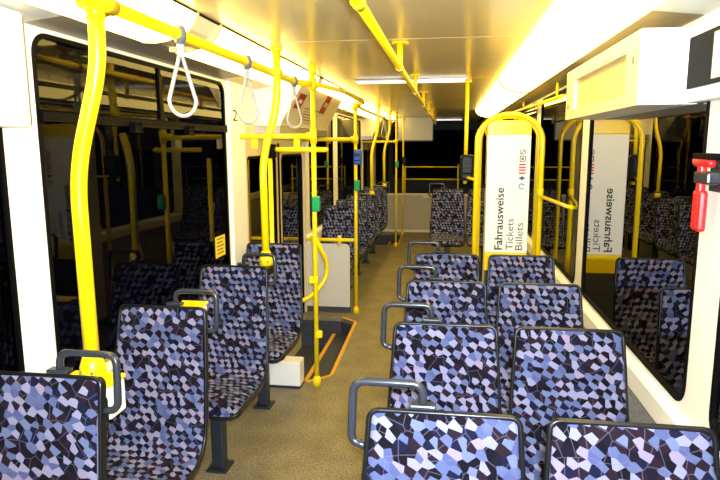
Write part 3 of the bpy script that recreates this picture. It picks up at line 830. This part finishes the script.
def hoop(x0, x1, y, zt, label, link=False, r=.0185):
    t = thing('hoop_rail', label, 'rail', ((x0 + x1) / 2, y, 0), 'yellow hoops around the ticket machine')
    w = (x1 - x0) / 2; rad = w * .96
    pts = [(-w, 0, .012)] + [(-w + w * (1 - math.cos(a)), 0, zt - .21 + .21 * math.sin(a)) for a in [math.radians(k * 7.5) for k in range(0, 25)]] + [(w, 0, .012)]
    tubeo('tube', pts, r, 'yellow', t, 12)
    for sx in (-w, w): flange('floor_socket', (sx, 0, 0), .032, .05, t)
    if link:
        tubeo('wall_link', fillet([(w, 0, 1.37), (w + .085, -.70, 1.355), (XR - (x0 + x1) / 2 - .002, -.74, 1.355)], .04), .014, 'yellow', t)
        bm = new_bm(); add_tube(bm, [(w, 0, 1.35), (w, 0, 1.43)], .024); obj('tee_fitting', bm, 'yellow', t)
hoop(.225, .738, 5.0, 2.02, 'front yellow hoop rail arching over the ticket machine', True, .02)
hoop(.268, .765, 5.40, 2.02, 'rear yellow hoop rail just behind the ticket machine')
tubeo_ = thing('side_rail', 'short yellow rail under the right cove lamp above the ticket machine', 'rail', (.765, 6.6, 2.165))
tubeo('rail', [(0, -2.2, -.055), (0, 2.0, .02)], .015, 'yellow', tubeo_)
for y in (-2.0, 0, 1.9): tubeo('hanger', [(0, y, -.052 + (y + 2.2) * .0175), (0, y, .060)], .010, 'yellow', tubeo_)

# ------------------------------------------------------------------ display box, screen, hammer on the right; cover box on the left
t = thing('display_box', 'white box with recessed amber panel above the right window', 'display', (.75, 2.94, 1.917))
bm = new_bm()
add_ring(bm, outer_match(-.66, .66, 0, .258, -.50, .47, .045, .20, .01, 4), rounded_rect(-.50, .47, .045, .20, .01, 4), 'x', -.10, -.075)
obj('face_frame', bm, 'cream_panel', t)
boxo('box_body', (-.0745, .098, -.66, .66, 0, .258), 'white_panel', t, .004)
boxo('front_plate', (-.10, .098, -.672, -.661, 0, .258), 'white_panel', t, .004)
boxo('recessed_panel', (-.0795, -.075, -.495, .465, .05, .195), 'amber_panel', t)
boxo('lock', (-.104, -.1005, -.60, -.585, .15, .175), 'clamp_grey', t)
boxo('hinge', (-.104, -.1005, .58, .60, .06, .08), 'clamp_grey', t)
t = thing('wall_screen', 'dark framed screen in a white housing, top right corner', 'screen', (.82, 1.75, 1.92))
boxo('housing', (-.015, .028, -.50, .505, 0, .265), 'white_panel', t, .004)
boxo('bezel', (-.021, -.0155, -.46, .50, .045, .215), 'black_rubber', t, .002)
boxo('screen_panel', (-.0225, -.0212, -.42, .30, .06, .20), 'screen_glass', t)

t = thing('emergency_hammer', 'red emergency hammer in its holder on the right window pillar', 'hammer', (XR, 2.07, 1.50))
boxo('wall_plate', (-.012, -.001, -.075, .03, .13, .235), 'handle_metal', t, .004)
boxo('holder_clip', (-.06, -.0125, -.075, .035, .155, .195), 'handle_metal', t, .008)
bm = new_bm(); add_tube(bm, [(-.045, -.07, .215), (-.045, -.055, .225), (-.045, .045, .225), (-.045, .06, .222)], [.008, .017, .018, .006], 12); hd_ = obj('hammer_head', bm, 'red_plastic', t)
boxo('grip_neck', (-.056, -.034, -.012, .020, .12, .222), 'red_plastic', t, .006)
bm = new_bm(); add_box(bm, -.058, -.030, -.030, .038, .0, .135, bevel=.012); grip = obj('grip', bm, 'red_plastic', t)
for k in range(7): boxo('grip_rib', (-.061, -.0585, -.020, .012, .018 + k * .015, .025 + k * .015), 'red_sticker', grip)
boxo('holder_cap', (-.064, -.0125, -.085, .045, .232, .252), 'black_rubber', t, .006)
bm = new_bm(); add_tube(bm, [(-.045, .06, .222), (-.045, .075, .222)], [.006, .002], 10); obj('steel_tip', bm, 'steel', hd_)

t = thing('wall_cover', 'white boxed cover on the left wall at the top left corner', 'cover', (XL, 1.2, 1.842))
boxo('cover_body', (.0, .10, -.75, .69, 0, .375), 'white_panel', t, .012)
boxo('cover_seam', (.0, .096, .691, .696, .01, .36), 'clamp_grey', t)

# yellow notice on the left window
t = thing('window_notice', 'small yellow notice with print on the left window near its lower far corner', 'sticker', (XL - .003, 3.79, 1.045))
boxo('sheet', (-.001, .001, -.085, .085, 0, .14), 'yellow', t)
for k in range(5): boxo('print_line', (.0011, .0016, -.065, .06 - .02 * (k % 2), .022 + k * .024, .030 + k * .024), 'ink_grey', t)
